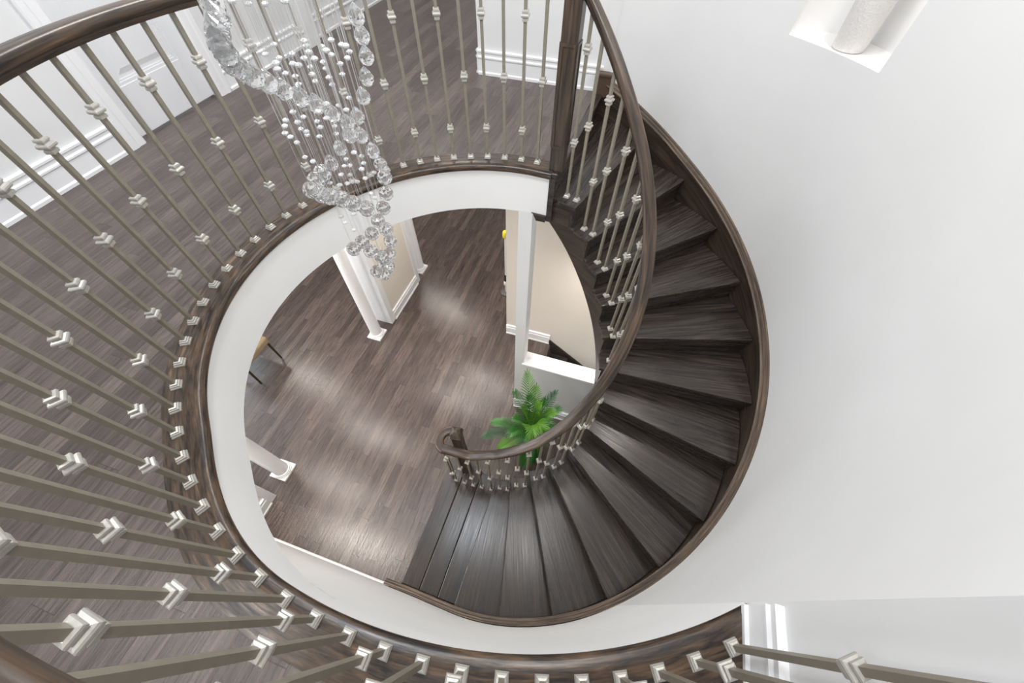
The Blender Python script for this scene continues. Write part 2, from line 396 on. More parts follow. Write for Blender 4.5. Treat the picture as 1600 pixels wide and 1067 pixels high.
# lower part of the curve below the upper hall and the flat wall that follows it
b = MB(); pts = [tuple(polar(1.85 + .006 * min(1, (-50.85 - a) / 10), a)) for a in np.linspace(-50.85, -90, 24)] + [(-2.95, CY - 1.856)]
outp = [(-2.95, CY - 2.0), (CX, CY - 2.0)] + [tuple(polar(2.0, a)) for a in np.linspace(-88, -50.85, 20)]
b.prism(pts + outp, 0, H - 0.04)
struct(b.build('wall_front', m_fascia), 'white ground floor wall curving behind the lowest steps', 'wall')
b = MB(); b.box(XB, XB + 0.15, -3.2, 0.2445, H - 0.3, CEIL)
struct(b.build('wall_landing', m_wall), 'white wall at the end of the upper landing rail', 'wall')
b = MB(); y_h = 3.645
b.prism([(-1.46, y_h), (-0.42, y_h), (-0.315, y_h - .028), (-0.315, y_h + .16), (-1.30, y_h + .16), (-1.30, 7.2), (-1.46, 7.2)], H - 0.3, CEIL)
struct(b.build('wall_hall', m_wall), 'white hall wall corner behind the top newel post', 'wall')
XL = -3.30; DY0, DY1 = 1.80, 2.55
b = MB(); b.box(XL - .12, XL, -3.2, DY0, H - 0.02, CEIL); b.box(XL - .12, XL, DY1, 7.2, H - 0.02, CEIL); b.box(XL - .12, XL, DY0, DY1, H + 2.05, CEIL)
struct(b.build('wall_left', m_wall), 'white upper hall wall with the panelled door', 'wall')
b = MB(); b.box(-3.6, -1.3, 7.2, 7.3, H - .02, CEIL)
struct(b.build('wall_back', m_wall), 'white wall at the far end of the upper hall', 'wall')

BASE = [(0, 0), (0.026, 0), (0.026, 0.018), (0.017, 0.026), (0.017, 0.118), (0.024, 0.124), (0.024, 0.134), (0.015, 0.142), (0.015, 0.160), (0.022, 0.166), (0.022, 0.178), (0.008, 0.184), (0, 0.184)]
def baseboard(name, path, z, label):
    b = MB(); b.sweep(BASE, [(p[0], p[1], z) for p in path], smooth=False)
    return struct(b.build(name, m_trim), label, 'baseboard')
baseboard('baseboard_left', [(XL, -3.1), (XL, DY0 - .115)], H, 'white baseboard left of the panelled door')
baseboard('baseboard_left', [(XL, DY1 + .10), (XL, 3.66)], H, 'white baseboard right of the panelled door')
baseboard('baseboard_left', [(XL, 3.82), (XL, 7.1)], H, 'white baseboard beyond the hall pilaster')
baseboard('baseboard_hall', [(-1.46, 7.1), (-1.46, y_h), (-0.375, y_h)][1:], H, 'white baseboard on the wall behind the top newel')
baseboard('baseboard_hall', [(-1.46, 7.1), (-1.46, y_h + .0)], H, 'white baseboard running down the side hall')
baseboard('baseboard_landing', [(XB, 0.232), (XB, -3.1)], H, 'white baseboard at the end of the landing rail')
b = MB(); b.box(XL, XL + .105, 3.665, 3.815, H, CEIL)
struct(b.build('trim_2', m_trim), 'plain white pilaster on the upper hall wall', 'trim')
# door with casing
d = thing('door_1', 'white panelled door in the upper hall wall', 'door', (XL - 0.05, DY0, H)); d['kind'] = 'structure'
b = MB(); wd = DY1 - DY0 - 0.008
rails = [(0.012, 0.295), (0.83, 0.98), (1.90, 2.035)]
b.box(-.035, 0, 0.004, 0.125, 0.012, 2.035); b.box(-.035, 0, wd - .12, wd, 0.012, 2.035)
for z0, z1 in rails: b.box(-.035, 0, 0.125, wd - .12, z0, z1)
bevel(b.build('door_frame', m_door, d), .003)
for z0, z1 in ((0.295, 0.83), (0.98, 1.90)):
    b = MB(); b.box(-.03, -.014, 0.12, wd - .115, z0 - .005, z1 + .005)
    y0, y1 = .125, wd - .12
    for q0, q1, t in ((0, .018, -.004), (.018, .03, -.009)):
        b.box(-.02, t, y0 + q0, y1 - q0, z0 + q0, z0 + q1); b.box(-.02, t, y0 + q0, y1 - q0, z1 - q1, z1 - q0)
        b.box(-.02, t, y0 + q0, y0 + q1, z0 + q1, z1 - q1); b.box(-.02, t, y1 - q1, y1 - q0, z0 + q1, z1 - q1)
    pts_o = [(y0 + .05, z0 + .05), (y1 - .05, z0 + .05), (y1 - .05, z1 - .05), (y0 + .05, z1 - .05)]
    pts_i = [(y0 + .08, z0 + .08), (y1 - .08, z0 + .08), (y1 - .08, z1 - .08), (y0 + .08, z1 - .08)]
    vs = [(-.014, y, z) for y, z in pts_o] + [(-.006, y, z) for y, z in pts_i]
    b.add(vs, [(4, 5, 6, 7)] + [(i, (i + 1) % 4, 4 + (i + 1) % 4, 4 + i) for i in range(4)])
    b.build('door_panel', m_door, d)
b = MB(); b.lathe([(0, 0), (.028, 0), (.028, .006), (.012, .01), (.012, .04), (.028, .05), (.03, .065), (.02, .075), (0, .078)], seg=16)
k = b.build('door_knob', m_chrome, d); k.location = (0, wd - .065, 0.95); k.rotation_euler = (0, R(90), 0)
CAS = [(0, 0), (0.0, .012), (.012, .02), (.06, .02), (.072, .026), (.105, .026), (.115, .018), (.115, 0)]
def casing(y, sgn, name, label):
    b = MB(); n = len(CAS)
    vs = [(XL + t, y + sgn * s_, z) for z in (H, H + 2.05) for s_, t in CAS]
    b.add(vs, [tuple(range(n)), tuple(range(n, 2 * n))] + [(i, (i + 1) % n, n + (i + 1) % n, n + i) for i in range(n)])
    struct(b.build(name, m_trim), label, 'trim')
casing(DY0, -1, 'trim_3', 'white door casing on the left of the hall door')
casing(DY1, 1, 'trim_4', 'white door casing on the right of the hall door')
b = MB(); b.box(XL, XL + .024, DY0 - .115, DY1 + .115, H + 2.05, H + 2.16)
struct(b.build('trim_5', m_trim), 'white head casing above the hall door', 'trim')

# ---- ground floor walls
b = MB(); b.box(-1.02, -.42, 3.04, 3.2, -2.2, GCEIL)
bx = [-.42, -.1, .2, .5, .8, 1.1, 1.3]
def under(x):
    a_ = math.degrees(math.atan2(3.2 - CY, x - CX)); return H - (87 - min(a_, 87)) / 13.6 * RISE - .52
for x0_, x1_ in zip(bx[:-1], bx[1:]):
    v_ = [(x, y, z) for x, zt in ((x0_, under(x0_)), (x1_, under(x1_))) for y in (3.04, 3.2) for z in (-2.2, zt)]
    b.add(v_, [(0, 4, 5, 1), (2, 3, 7, 6), (1, 5, 7, 3), (0, 2, 6, 4)])
struct(b.build('wall_back', m_beige), 'cream wall behind the basement stair opening', 'wall')
baseboard('baseboard_back', [(-1.02, 3.04), (-0.40, 3.04)], 0, 'white baseboard on the cream wall behind the opening')
b = MB(); yz = [(2.0, 0), (2.14, 0), (2.14, H - .26), (2.0, H - .085)]
vs = [(x, y, z) for x in (-.585, -.492) for y, z in yz]; q_ = len(yz)
b.add(vs, [tuple(range(q_)), tuple(range(q_, 2 * q_))] + [(i, (i + 1) % q_, q_ + (i + 1) % q_, q_ + i) for i in range(q_)])
b.box(-.492, 1.35, 2.0, 2.14, 0, 1.0)
struct(b.build('wall_stairwell', m_wall), 'white half wall and slim pier beside the palm', 'wall')
b = MB(); b.box(-.505, 1.3, 1.985, 2.15, 1.0, 1.03)
struct(bevel(b.build('trim_6', m_trim), .004), 'white sill capping the half wall behind the palm', 'trim')
baseboard('baseboard_stairwell', [(-.585, 2.0), (1.0, 2.0)], 0, 'white baseboard along the half wall behind the palm')
b = MB(); b.box(-2.90, -2.62, 2.69, 3.545, 0, GCEIL)
struct(b.build('wall_dining', m_beige), 'cream wall block between the two far white columns', 'wall')
b = MB(); b.prism([(-2.905, 2.665), (-2.612, 2.665), (-2.612, 2.76), (-2.622, 2.76), (-2.622, 2.689), (-2.905, 2.689)], 0, GCEIL)
struct(b.build('trim_7', m_trim), 'white corner casing on the cream wall block', 'trim')
b = MB(); b.prism([(-2.905, 3.57), (-2.612, 3.57), (-2.612, 3.49), (-2.622, 3.49), (-2.622, 3.546), (-2.905, 3.546)], 0, GCEIL)
struct(b.build('trim_8', m_trim), 'white end casing on the far side of the cream wall block', 'trim')
baseboard('baseboard_dining', [(-2.62, 2.76), (-2.62, 3.49)], 0, 'white baseboard on the cream wall block')
b = MB(); b.box(-2.95, -2.71, -0.165, 0.17, 0, GCEIL)
struct(b.build('wall_dining', m_beige), 'short cream wall stub beside the nearest white column', 'wall')
b = MB(); b.prism([(-2.955, .19), (-2.70, .19), (-2.70, .11), (-2.712, .11), (-2.712, .171), (-2.955, .171)], 0, GCEIL)
struct(b.build('trim_9', m_trim), 'white end casing on the short cream wall stub', 'trim')
baseboard('baseboard_dining', [(-2.71, -.16), (-2.71, .11)], 0, 'white baseboard on the short cream wall stub')
baseboard('baseboard_front', [(-1.14, CY - 1.870), (-2.70, CY - 1.870)], 0, 'white baseboard on the wall left of the lowest step')
b = MB(); b.box(-7.0, -6.9, -.35, 7.5, 0, .6); b.box(-7, -6.9, -.35, .5, .6, GCEIL); b.box(-7, -6.9, 2.6, 7.5, .6, GCEIL)
struct(b.build('wall_west', m_beige), 'cream dining room wall with a wide window opening', 'wall')
b = MB(); b.box(-7.0, 2.2, 7.5, 7.6, -.06, GCEIL)
struct(b.build('wall_north', m_beige), 'cream wall at the far end of the ground floor', 'wall')

# ------------------------------------------------------------------ columns
def column(x, y, label):
    c = thing('column', label, 'column', (x, y, 0), 0, 'white columns along the dining room')
    b = MB(); b.box(-.1, .1, -.1, .1, 0, .03); bevel(b.build('plinth', m_trim, c), .004)
    b = MB(); b.lathe([(0, .029), (.094, .029), (.097, .036), (.094, .046), (.085, .050), (.083, .054), (.088, .058), (.088, .066), (.078, .072), (0, .072)], seg=40); b.build('base_ring', m_trim, c)
    b = MB(); b.lathe([(0, .07), (.078, .07), (.074, .09), (.0735, .9), (.070, 1.6), (.065, 2.36), (.072, 2.375), (.072, 2.39), (0, 2.39)], seg=40); b.build('shaft', m_trim, c)
    b = MB(); b.box(-.09, .09, -.09, .09, 2.42, GCEIL); b.lathe([(0, 2.385), (.07, 2.385), (.088, 2.42), (0, 2.42)], seg=32); b.build('capital', m_trim, c)
column(-2.724, 2.435, 'white round column standing just in front of the cream wall block')
column(-2.72, 3.785, 'white round column beyond the cream wall block, furthest from the camera')
column(-2.79, 0.436, 'white round column nearest the bottom steps, beside the short wall stub')

# ------------------------------------------------------------------ main staircase
ANG = [86.6, 72.6, 58.6, 44.5, 30.4, 16.6, 2.4, -11.3, -25.0, -38.2, -51.2, -64.2, -77.3, -90.1]
def nz_(a): # height of the nosing line at an angle
    xs = ANG[::-1]; zs = [H - k * RISE for k in range(len(ANG))][::-1]
    if a > ANG[0]: return H + (a - ANG[0]) * RISE / 14
    if a < ANG[-1]: return zs[0] + (a - ANG[-1]) * RISE / 13
    return float(np.interp(a, xs, zs))
RBA = [-92, -80, -64, -48, -30, -18, 9, 20, 34, 50, 64, 78, 92]
RBV = [.765, .77, .78, .78, .765, .752, .726, .718, .708, .703, .708, .722, .735]
def rb(a): return float(np.interp(a, RBA, RBV))
st = thing('staircase', 'winding staircase of dark espresso oak treads curling down the white curved wall', 'staircase')
def flat_tread(k):
    a0, a1 = ANG[k], ANG[k - 1]
    mid = (a0 + a1) / 2
    if k == 13: a0 = -90.0
    def tr(p):  # into the tread's own frame, X radial
        dx, dy = p[0] - CX, p[1] - CY; c, s = math.cos(R(-mid)), math.sin(R(-mid)); return (dx * c - dy * s, dx * s + dy * c)
    # back edge runs a little under the riser above
    back_off = 0.030
    out = [polar(rwall(a) - .042, a) for a in np.linspace(a0, a1, 9)]
    inn = [polar(rb(a) - .078, a) for a in np.linspace(a1, a0, 9)]
    # shift back edge towards uphill
    nb = np.array([-math.sin(R(a1)), math.cos(R(a1))]) * back_off
    poly = [tr(p) for p in out] + [tr(polar(rwall(a1) - .042, a1) + nb), tr(polar(rb(a1) - .052, a1) + nb)] + [tr(polar(rb(a1) - .052, a1))] + [tr(p) for p in inn[1:]]
    z1 = H - k * RISE
    b = MB(); b.prism(poly, z1 - .036, z1)
    o = bevel(b.build('tread', m_tread, st, (CX, CY, 0), R(mid)), .007, 3)
    return o
for k in range(1, 14): flat_tread(k)
# risers: under every nosing, set back from it
for k in range(0, 14):
    a0 = ANG[k]; mid = a0
    sb = 0.026
    ro = rwall(a0) - (.042 if k else -.02); ri = rb(a0) - .052
    z1 = H - k * RISE - .034; z0 = H - (k + 1) * RISE - (.0 if k < 13 else .0)
    b = MB(); b.box(ri, ro, sb, sb + .02, z0 - .002, z1)
    b.build('riser', m_tread, st, (CX, CY, 0), R(mid))
# landing boards
LX0, LX1 = -1.005, CX + .03
y0l, y1l = CY - 1.848 + .045, 1.02
bw = (CX - .005 - LX0) / 3
for j in range(3):
    x1 = LX0 + bw * (3 - j) - (.0015 if j else -.033); x0 = LX0 + bw * (2 - j) + (.0015 if j < 2 else 0)
    b = MB(); b.prism([(y0l, -x1), (1.02 + [.0, .035, .10][j], -x1), (1.02 + [.03, .10, .11][j], -x0), (y0l, -x0)], RISE - .036, RISE)
    bevel(b.build('landing_board', m_tread, st, (0, 0, 0), R(90)), .006 if j < 2 else .01, 3)
b = MB(); b.box(LX0 + .028, LX0 + .05, y0l, 1.10, 0, RISE - .034); b.box(LX0 + .05, CX + .2, .985, 1.0, 0, RISE - .034); b.box(LX0 + .05, -.66, 1.0, 1.085, 0, RISE - .034)
b.build('riser', m_tread, st)
# outer stringer with moulded cap, follows the wall
path = []; SA = list(np.linspace(87.6, -90, 120))
for a in SA: path.append((a, polar(rwall(a), a)))
lv = RISE + .10
pts3 = []
for a, p in path:
    z = nz_(a) + .085
    pts3.append((p[0], p[1], max(z, lv + 0.0)))
k_flat = [(x, CY - 1.85) for x in np.linspace(CX - .06, -1.12, 14)]
for x, y in k_flat:
    a = -90 - (CX - x) / 1.85 * 57.3 * 1.0
    pts3.append((x, y, max(nz_(-90.1) + .085 - (CX - x) * 0.45, lv)))
pts3 = [(p[0], p[1], p[2]) for p in pts3]
b = MB(); n = len(pts3); vs = []; L = 0; Ls = [0]
for i in range(1, n): Ls.append(Ls[-1] + (Vector(pts3[i]) - Vector(pts3[i - 1])).length)
sprof = [(0.002, .30, 0), (.042, .30, 0), (.042, 0, 0), (.002, 0, 0)]
frames = []
b.sweep([(-.0, -.34), (.040, -.34), (.040, 0.0), (-.0, 0.0)], pts3, smooth=True)
b.build('outer_stringer', m_string, st)
b = MB()
b.sweep([(0, -.012), (.045, -.012), (.050, -.006), (.050, .003), (.042, .009), (.030, .010), (.028, .014), (.030, .019), (.024, .027), (.012, .028), (.011, .033), (.006, .038), (0, .038)], pts3, smooth=False)
b.build('stringer_cap', m_cap, st)
# stepped inner stringer
b = MB(); vs = []; fs = []; uvs = []
cols = [(a, GCEIL - .002, nz_(a) - .47) for a in (100.0, 97.0, 94.0, 91.3)]
for k in range(0, 14):
    aU = ANG[k - 1] if k > 0 else 91.0
    aL = ANG[k]
    ztop = H - k * RISE - .034 if k > 0 else H - .034
    for a in np.linspace(aU + (1.9 if k > 0 else 0), aL + 1.9, 8):
        zb = max(nz_(a) - .45, 0.0)
        cols.append((a, ztop, zb))
m_ = len(cols)
for a, zt, zb in cols:
    for rr in (rb(a) - .052, rb(a) - .015):
        p = polar(rr, a); vs += [(p[0], p[1], zt), (p[0], p[1], zb)]
for i in range(m_ - 1):
    q = 4 * i; w_ = 4 * (i + 1)
    L0 = -R(cols[i][0]) * .7; L1 = -R(cols[i + 1][0]) * .7
    for (aa, bb) in ((0, 1), (1, 3), (3, 2), (2, 0)):
        fs.append((q + aa, q + bb, w_ + bb, w_ + aa)); uvs.append([(L0, vs[q + aa][2]), (L0, vs[q + bb][2] + .0), (L1, vs[w_ + bb][2]), (L1, vs[w_ + aa][2])])
fs += [(0, 2, 3, 1), (4 * m_ - 4, 4 * m_ - 3, 4 * m_ - 1, 4 * m_ - 2)]; uvs += [[(0, 0)] * 4] * 2
b.add(vs, fs, uvs, False); b.build('inner_stringer', m_string, st)
# plastered underside
b = MB(); vs = []; AL = list(np.linspace(88, -84, 70))
for a in AL:
    for rr in (rb(a) - .03, rwall(a) - .01):
        p = polar(rr, a); vs.append((p[0], p[1], max(nz_(a) - .43, .01))); 
b.add(vs, [(2 * i, 2 * i + 1, 2 * i + 3, 2 * i + 2) for i in range(len(AL) - 1)], None, True)
b.build('soffit', m_wall, st)
# top nosing at the upper floor and dark trim that finishes the fascia end
b = MB(); mat = Matrix.Translation((CX, CY, 0)) @ Matrix.Rotation(R(ANG[0]), 4, 'Z')
b.box(.645, 1.93, 0, .055, H - .036, H + .0022, None)
bevel(b.build('top_nosing', m_tread, st, (CX, CY, 0), R(ANG[0])), .009, 3)
b = MB(); b.box(-.470, -.430, 2.325, 2.40, GCEIL - .03, H - .035); b.box(-.585, -.472, 2.315, 2.36, GCEIL - .035, GCEIL + .012)
b.build('fascia_end_trim', m_tread, st)
p = polar(rwall(87) - .045, 87.0)
b = MB(); b.box(p[0] - .05, p[0] + .06, p[1] - .01, p[1] + .05, H - .02, H + .13); b.box(p[0] - .055, p[0] + .065, p[1] - .02, p[1] + .05, H + .13, H + .155)
bevel(b.build('stringer_end_block', m_rail, st), .006)

# ------------------------------------------------------------------ balusters
def square_rings(rings):
    b = MB(); vs = []
    for h_, z in rings: vs += [(-h_, -h_, z), (h_, -h_, z), (h_, h_, z), (-h_, h_, z)]
    n = len(rings); fs = [(3, 2, 1, 0), tuple(4 * (n - 1) + i for i in range(4))]
    for i in range(n - 1):
        for j in range(4): fs.append((4 * i + j, 4 * i + (j + 1) % 4, 4 * i + 4 + (j + 1) % 4, 4 * i + 4 + j))
    b.add(vs, fs); return b
me_knuckle = square_rings([(.0085, -.026), (.0135, -.024), (.0145, -.018), (.0145, -.014), (.0115, -.011), (.0115, -.009), (.0185, -.006), (.0205, -.002), (.0205, .003), (.0185, .007), (.0125, .010), (.0125, .012), (.0155, .015), (.0155, .019), (.0145, .023), (.0090, .025)]).mesh('collar', m_knuckle)
me_shoe = square_rings([(.0205, 0), (.0205, .006), (.019, .008), (.0175, .012), (.0175, .016), (.0135, .019), (.0135, .024), (.0085, .026)]).mesh('shoe', m_knuckle)
bars = {}
def bar_mesh(L):
    key = round(L, 3)
    if key not in bars:
        b = MB(); b.box(-.008, .008, -.008, .008, 0, L); bars[key] = b.mesh('baluster', m_bar)
    return bars[key]
def baluster(parent, x, y, z, L, rot, knots):
    o = link('baluster', bar_mesh(L), parent, (x, y, z), rot)
    link('shoe', me_shoe, o)
    for kz in knots: link('collar', me_knuckle, o, (0, 0, kz))
    return o
RAIL = [(-.027, 0), (-.029, .005), (-.029, .016), (-.036, .021), (-.0395, .028), (-.0395, .042), (-.037, .050), (-.030, .055), (-.020, .0572), (0, .058), (.020, .0572), (.030, .055), (.037, .050), (.0395, .042), (.0395, .028), (.036, .021), (.029, .016), (.029, .005), (.027, 0)]
LB = 0.951
guard = thing('balustrade', 'curved balustrade around the upper hall edge, dark oak handrail on square metal balusters', 'railing')
NWX, NWY = -0.437, 2.395
pts = [(NWX, NWY, H + LB)] + [(*foot(i)[0], H + LB) for i in np.linspace(-0.2, 46.65, 170)]
b = MB(); b.sweep(RAIL, pts); b.build('handrail', m_rail, guard)
for i in range(NF):
    p, t = foot(i)
    baluster(guard, p[0], p[1], H + .003, LB + .004, math.atan2(t[1], t[0]), (0.49,) if i % 2 == 0 else (0.20, 0.78))
def newel(parent, x, y, z0, hgt, half, rot, panels, cap=True):
    b = MB(); b.box(-half, half, -half, half, 0, hgt)
    o = b.build('newel_post', m_newel, parent, (x, y, z0), rot); bevel(o, .004)
    for (pz0, pz1) in panels:
        for q in range(4):
            b = MB(); w_ = half * .62
            # raised frame round a sunk field
            t = .005
            b.box(-w_ - .014, -w_, -half - t, -half, pz0 - .014, pz1 + .014); b.box(w_, w_ + .014, -half - t, -half, pz0 - .014, pz1 + .014)
            b.box(-w_, w_, -half - t, -half, pz0 - .014, pz0); b.box(-w_, w_, -half - t, -half, pz1, pz1 + .014)
            f = b.build('panel_moulding', m_newel, o); f.rotation_euler = (0, 0, q * math.pi / 2)
    if cap:
        c = square_rings([(half, hgt - .001), (half + .008, hgt + .004), (half + .01, hgt + .014), (half + .002, hgt + .02), (half - .008, hgt + .03), (half - .006, hgt + .036), (half + .004, hgt + .042), (half + .004, hgt + .05), (half * .8, hgt + .066), (half * .3, hgt + .078)]).build('newel_cap', m_newel, o)
    return o
newel(guard, NWX, NWY, H + .003, 1.16, .046, R(ANG[0] - 90), [(.17, .69)])

sg = thing('stair_railing', 'dark oak handrail spiralling down the stair on square metal balusters to a curled end', 'railing')
def rail_z(a): return nz_(a) + .93 - .031
pts = []
for a in np.linspace(86, -88, 110):
    p = polar(rb(a), a); pts.append((p[0], p[1], rail_z(a)))
zl = RISE + .93 - .02
x0, z0 = pts[-1][0], pts[-1][2]
yl = pts[-1][1]
for x in np.linspace(x0 - .03, -.885, 22):
    zz = z0 - (x0 - x) * 1.05
    # ease into the level run
    e = .06; d_ = zz - zl
    zz = zl + (d_ + math.sqrt(d_ * d_ + e * e)) / 2
    pts.append((x, yl + (x0 - x) / .46 * (.895 - yl), zz))
b = MB(); b.sweep(RAIL, pts); b.build('handrail', m_rail, sg)
def rail_under(x, y):
    return min(pts, key=lambda q: (q[0] - x) ** 2 + (q[1] - y) ** 2)[2]
# curled end turning back to the bottom newel
vc = (-.868, .987); vp = []
for a in np.linspace(-100, -262, 30): vp.append((vc[0] + .087 * math.cos(R(a)), vc[1] + .092 * math.sin(R(a)), zl - .028))
vp += [(-.855, 1.076, zl - .028), (-.83, 1.068, zl - .028)]
b = MB(); b.sweep(RAIL, vp); b.build('volute', m_rail, sg)
newel(sg, -.812, 1.035, RISE, .99, .042, R(8), [(.14, .62)])
ST = {1: [81.7, 75.6], 2: [67.5, 60.8], 3: [52.6, 45.8], 4: [38.0, 31.4], 5: [23.5, 17.5], 6: [9.5, 3.4], 7: [-4.2, -10.2], 8: [-17.9, -23.6], 9: [-30.3, -36.4], 10: [-42.9, -48.7], 11: [-55.1, -60.5], 12: [-67.2, -73.2], 13: [-79.4, -85.2]}
cnt = 0
for k, aa in ST.items():
    for a in aa:
        p = polar(rb(a), a); z = H - k * RISE; L = rail_z(a) - z + .004
        baluster(sg, p[0], p[1], z, L, R(a + 90), (L - .155, L - .645) if cnt % 2 == 0 else (L - .44,)); cnt += 1
for x, y in ((-.486, .917), (-.592, .91), (-.682, .903), (-.777, .898), (-.872, .896), (-.945, .94)):
    L = rail_under(x, y) - RISE + .003 - (0 if x > -.9 else .026)
    baluster(sg, x, y, RISE, L, 0, (L - .17, L - .66) if cnt % 2 == 0 else (L - .42,)); cnt += 1

# ------------------------------------------------------------------ basement steps
bs = thing('basement_stairs', 'dark steps going down behind the white half wall', 'staircase')
for k in range(6):
    x = HX0 + .02 + .25 * k
    b = MB(); b.box(x - .0, x + .262, HY0 + .002, HY1 - .03, -.195 * (k + 1) - .036, -.195 * (k + 1)); bevel(b.build('tread', m_tread, bs), .006)
    b = MB(); b.box(x - .02, x - .002, HY0 + .002, HY1 - .03, -.195 * (k + 1), -.195 * k - .036 if k else -.002); b.build('riser', m_tread, bs)
b = MB(); vs = []
for x, z in ((-.405, .085), (1.3, -1.25)):
    vs += [(x, HY1 - .022, z), (x, HY1 - .001, z), (x, HY1 - .001, z - .36), (x, HY1 - .022, z - .36)]
b.add(vs, [(0, 1, 5, 4), (1, 2, 6, 5), (2, 3, 7, 6), (3, 0, 4, 7), (3, 2, 1, 0), (4, 5, 6, 7)]); b.build('skirt_board', m_tread, bs)

# ------------------------------------------------------------------ vase in the niche
va = 42.0; vp_ = polar(1.85 + .10, va)
b = MB(); b.lathe([(0, 0), (.072, 0), (.079, .006), (.082, .03), (.088, .2), (.094, .5), (.092, .7), (.075, .82), (.055, .87), (.06, .9), (.05, .9), (.045, .87), (0, .6)], seg=48)
tag(b.build('vase', m_vase, None, (vp_[0], vp_[1], NZ0)), 'tall white textured ceramic vase standing in the lit wall niche', 'vase')

# ------------------------------------------------------------------ palm
palm = thing('potted_palm', 'bright green feathery palm in a pot inside the curl of the stair', 'plant', (-.255, 1.50, 0))
b = MB(); b.lathe([(0, 0), (.095, 0), (.10, .01), (.125, .24), (.13, .26), (.12, .26), (.115, .235), (0, .23)], seg=32); b.build('pot', m_pot, palm)
b = MB(); b.lathe([(0, .236), (.112, .234), (.113, .225)], seg=24); b.build('soil', m_soil, palm)
b = MB()
for j in range(4):
    a = j * 1.7; b.tube([(.02 * math.cos(a), .02 * math.sin(a), .22), (.03 * math.cos(a), .03 * math.sin(a), .5 + .05 * j)], [.012, .008], 6)
b.build('stem', m_stem, palm)
def unit(px, py):
    d = np.array([px - 800, py - 533.5, 600.0]); k = d @ n_
    e, q = (d @ E_) / k, (d @ N_) / k
    return np.array([e * c18 - q * s18, e * s18 + q * c18])
def frond(tip, rise, mat, width=.12, n=20, base=(0, 0, .50), t0=.2, droop=.25, wd=.0044, lift=.26):
    """feather leaf arching from the crown to tip (x, y, z in the plant's frame)"""
    b = MB(); rng = random.Random(int(abs(tip[0]) * 1e4 + abs(tip[1]) * 1e3)); N = 24
    B_ = Vector(base); T_ = Vector(tip); Mc = B_.lerp(T_, .45) + Vector((0, 0, rise))
    pts = [B_ * (1 - t) ** 2 + Mc * 2 * t * (1 - t) + T_ * t * t for t in [i / N for i in range(N + 1)]]
    b.tube(pts, [.0055 * (1 - .8 * i / N) for i in range(N + 1)], 5)
    def at(t):
        f = t * N; i = min(int(f), N - 1); return pts[i].lerp(pts[i + 1], f - i), (pts[i + 1] - pts[i]).normalized()
    for i in range(n + 1):
        t = t0 + (1 - t0) * i / n
        c0, T = at(min(t, .999))
        S = T.cross(Vector((0, 0, 1)))
        if S.length < .15: S = T.cross(Vector((.3, -.9, .2)))
        S.normalize(); U = S.cross(T).normalized()
        u_ = i / n
        ln = 1.32 * width * (.45 + .55 * math.sin(math.pi * min(1, .12 + u_ * .78))) * (1 if u_ < .75 else 1 - (u_ - .75) * 1.2) * rng.uniform(.93, 1.06)
        for sg_ in (-1, 1):
            if i == n and sg_ == 1: continue
            d = (S * sg_ * (.85 - .45 * u_) + T * (.62 + .6 * u_) + U * lift).normalized()
            if i == n: d = T
            wv = d.cross(U); wv = (wv.normalized() * .85 + U * .35 * sg_).normalized(); seg = 5; vs = []
            for q in range(seg + 1):
                f = q / seg
                c = c0 + d * ln * f - Vector((0, 0, 1)) * (ln * droop * f * f)
                hw = wd * (.35 + .65 * math.sin(math.pi * min(.9, f * .75 + .15))) if q < seg else .0004
                vs += [c - wv * hw, c - U * .0015 * (1 - f), c + wv * hw]
            b.add(vs, [fc for q in range(seg) for fc in ((3 * q, 3 * q + 1, 3 * q + 4, 3 * q + 3), (3 * q + 1, 3 * q + 2, 3 * q + 5, 3 * q + 4))], None, True)
    return b.build('frond', mat, palm)
PX, PY = -.255, 1.50
def ptip(px, py, z):
    u = unit(px, py) * (ZC - z); return (u[0] - PX, u[1] - PY, z)
L_ = m_leafmats
for px, py, z, rise, mi, wdt, kw in (
    (824, 583, 1.20, .16, 0, .115, {}), (838, 604, 1.22, .16, 0, .115, {}), (868, 614, 1.10, .16, 2, .10, {}), (804, 612, 1.08, .14, 1, .10, {}),
    (832, 674, 1.00, .34, 0, .125, dict(droop=.45)), (856, 664, .92, .28, 1, .11, dict(droop=.4)), (818, 690, .80, .26, 1, .12, dict(droop=.4)), (842, 688, .72, .24, 1, .12, dict(droop=.4)),
    (759, 681, .72, .20, 2, .10, dict(droop=.3)), (772, 660, .80, .18, 1, .09, dict(droop=.3)), (783, 700, .55, .16, 0, .10, dict(droop=.35)), (800, 676, .85, .2, 1, .10, {}),
    (820, 724, .45, .16, 1, .11, dict(droop=.4)), (835, 716, .42, .14, 1, .10, dict(droop=.4)), (872, 640, .85, .16, 1, .10, {}), (852, 628, 1.05, .2, 1, .11, {}),
    (816, 640, 1.12, .22, 0, .11, {}), (845, 632, 1.14, .22, 0, .11, {}), (826, 618, 1.18, .2, 1, .11, {}), (864, 645, .98, .22, 0, .11, dict(droop=.35)), (806, 655, .98, .22, 1, .1, dict(droop=.35)), (846, 668, .98, .34, 0, .12, dict(droop=.5)), (868, 676, .62, .16, 0, .10, dict(droop=.4))):
    frond(ptip(px, py, z), rise, L_[mi], wdt, **kw)

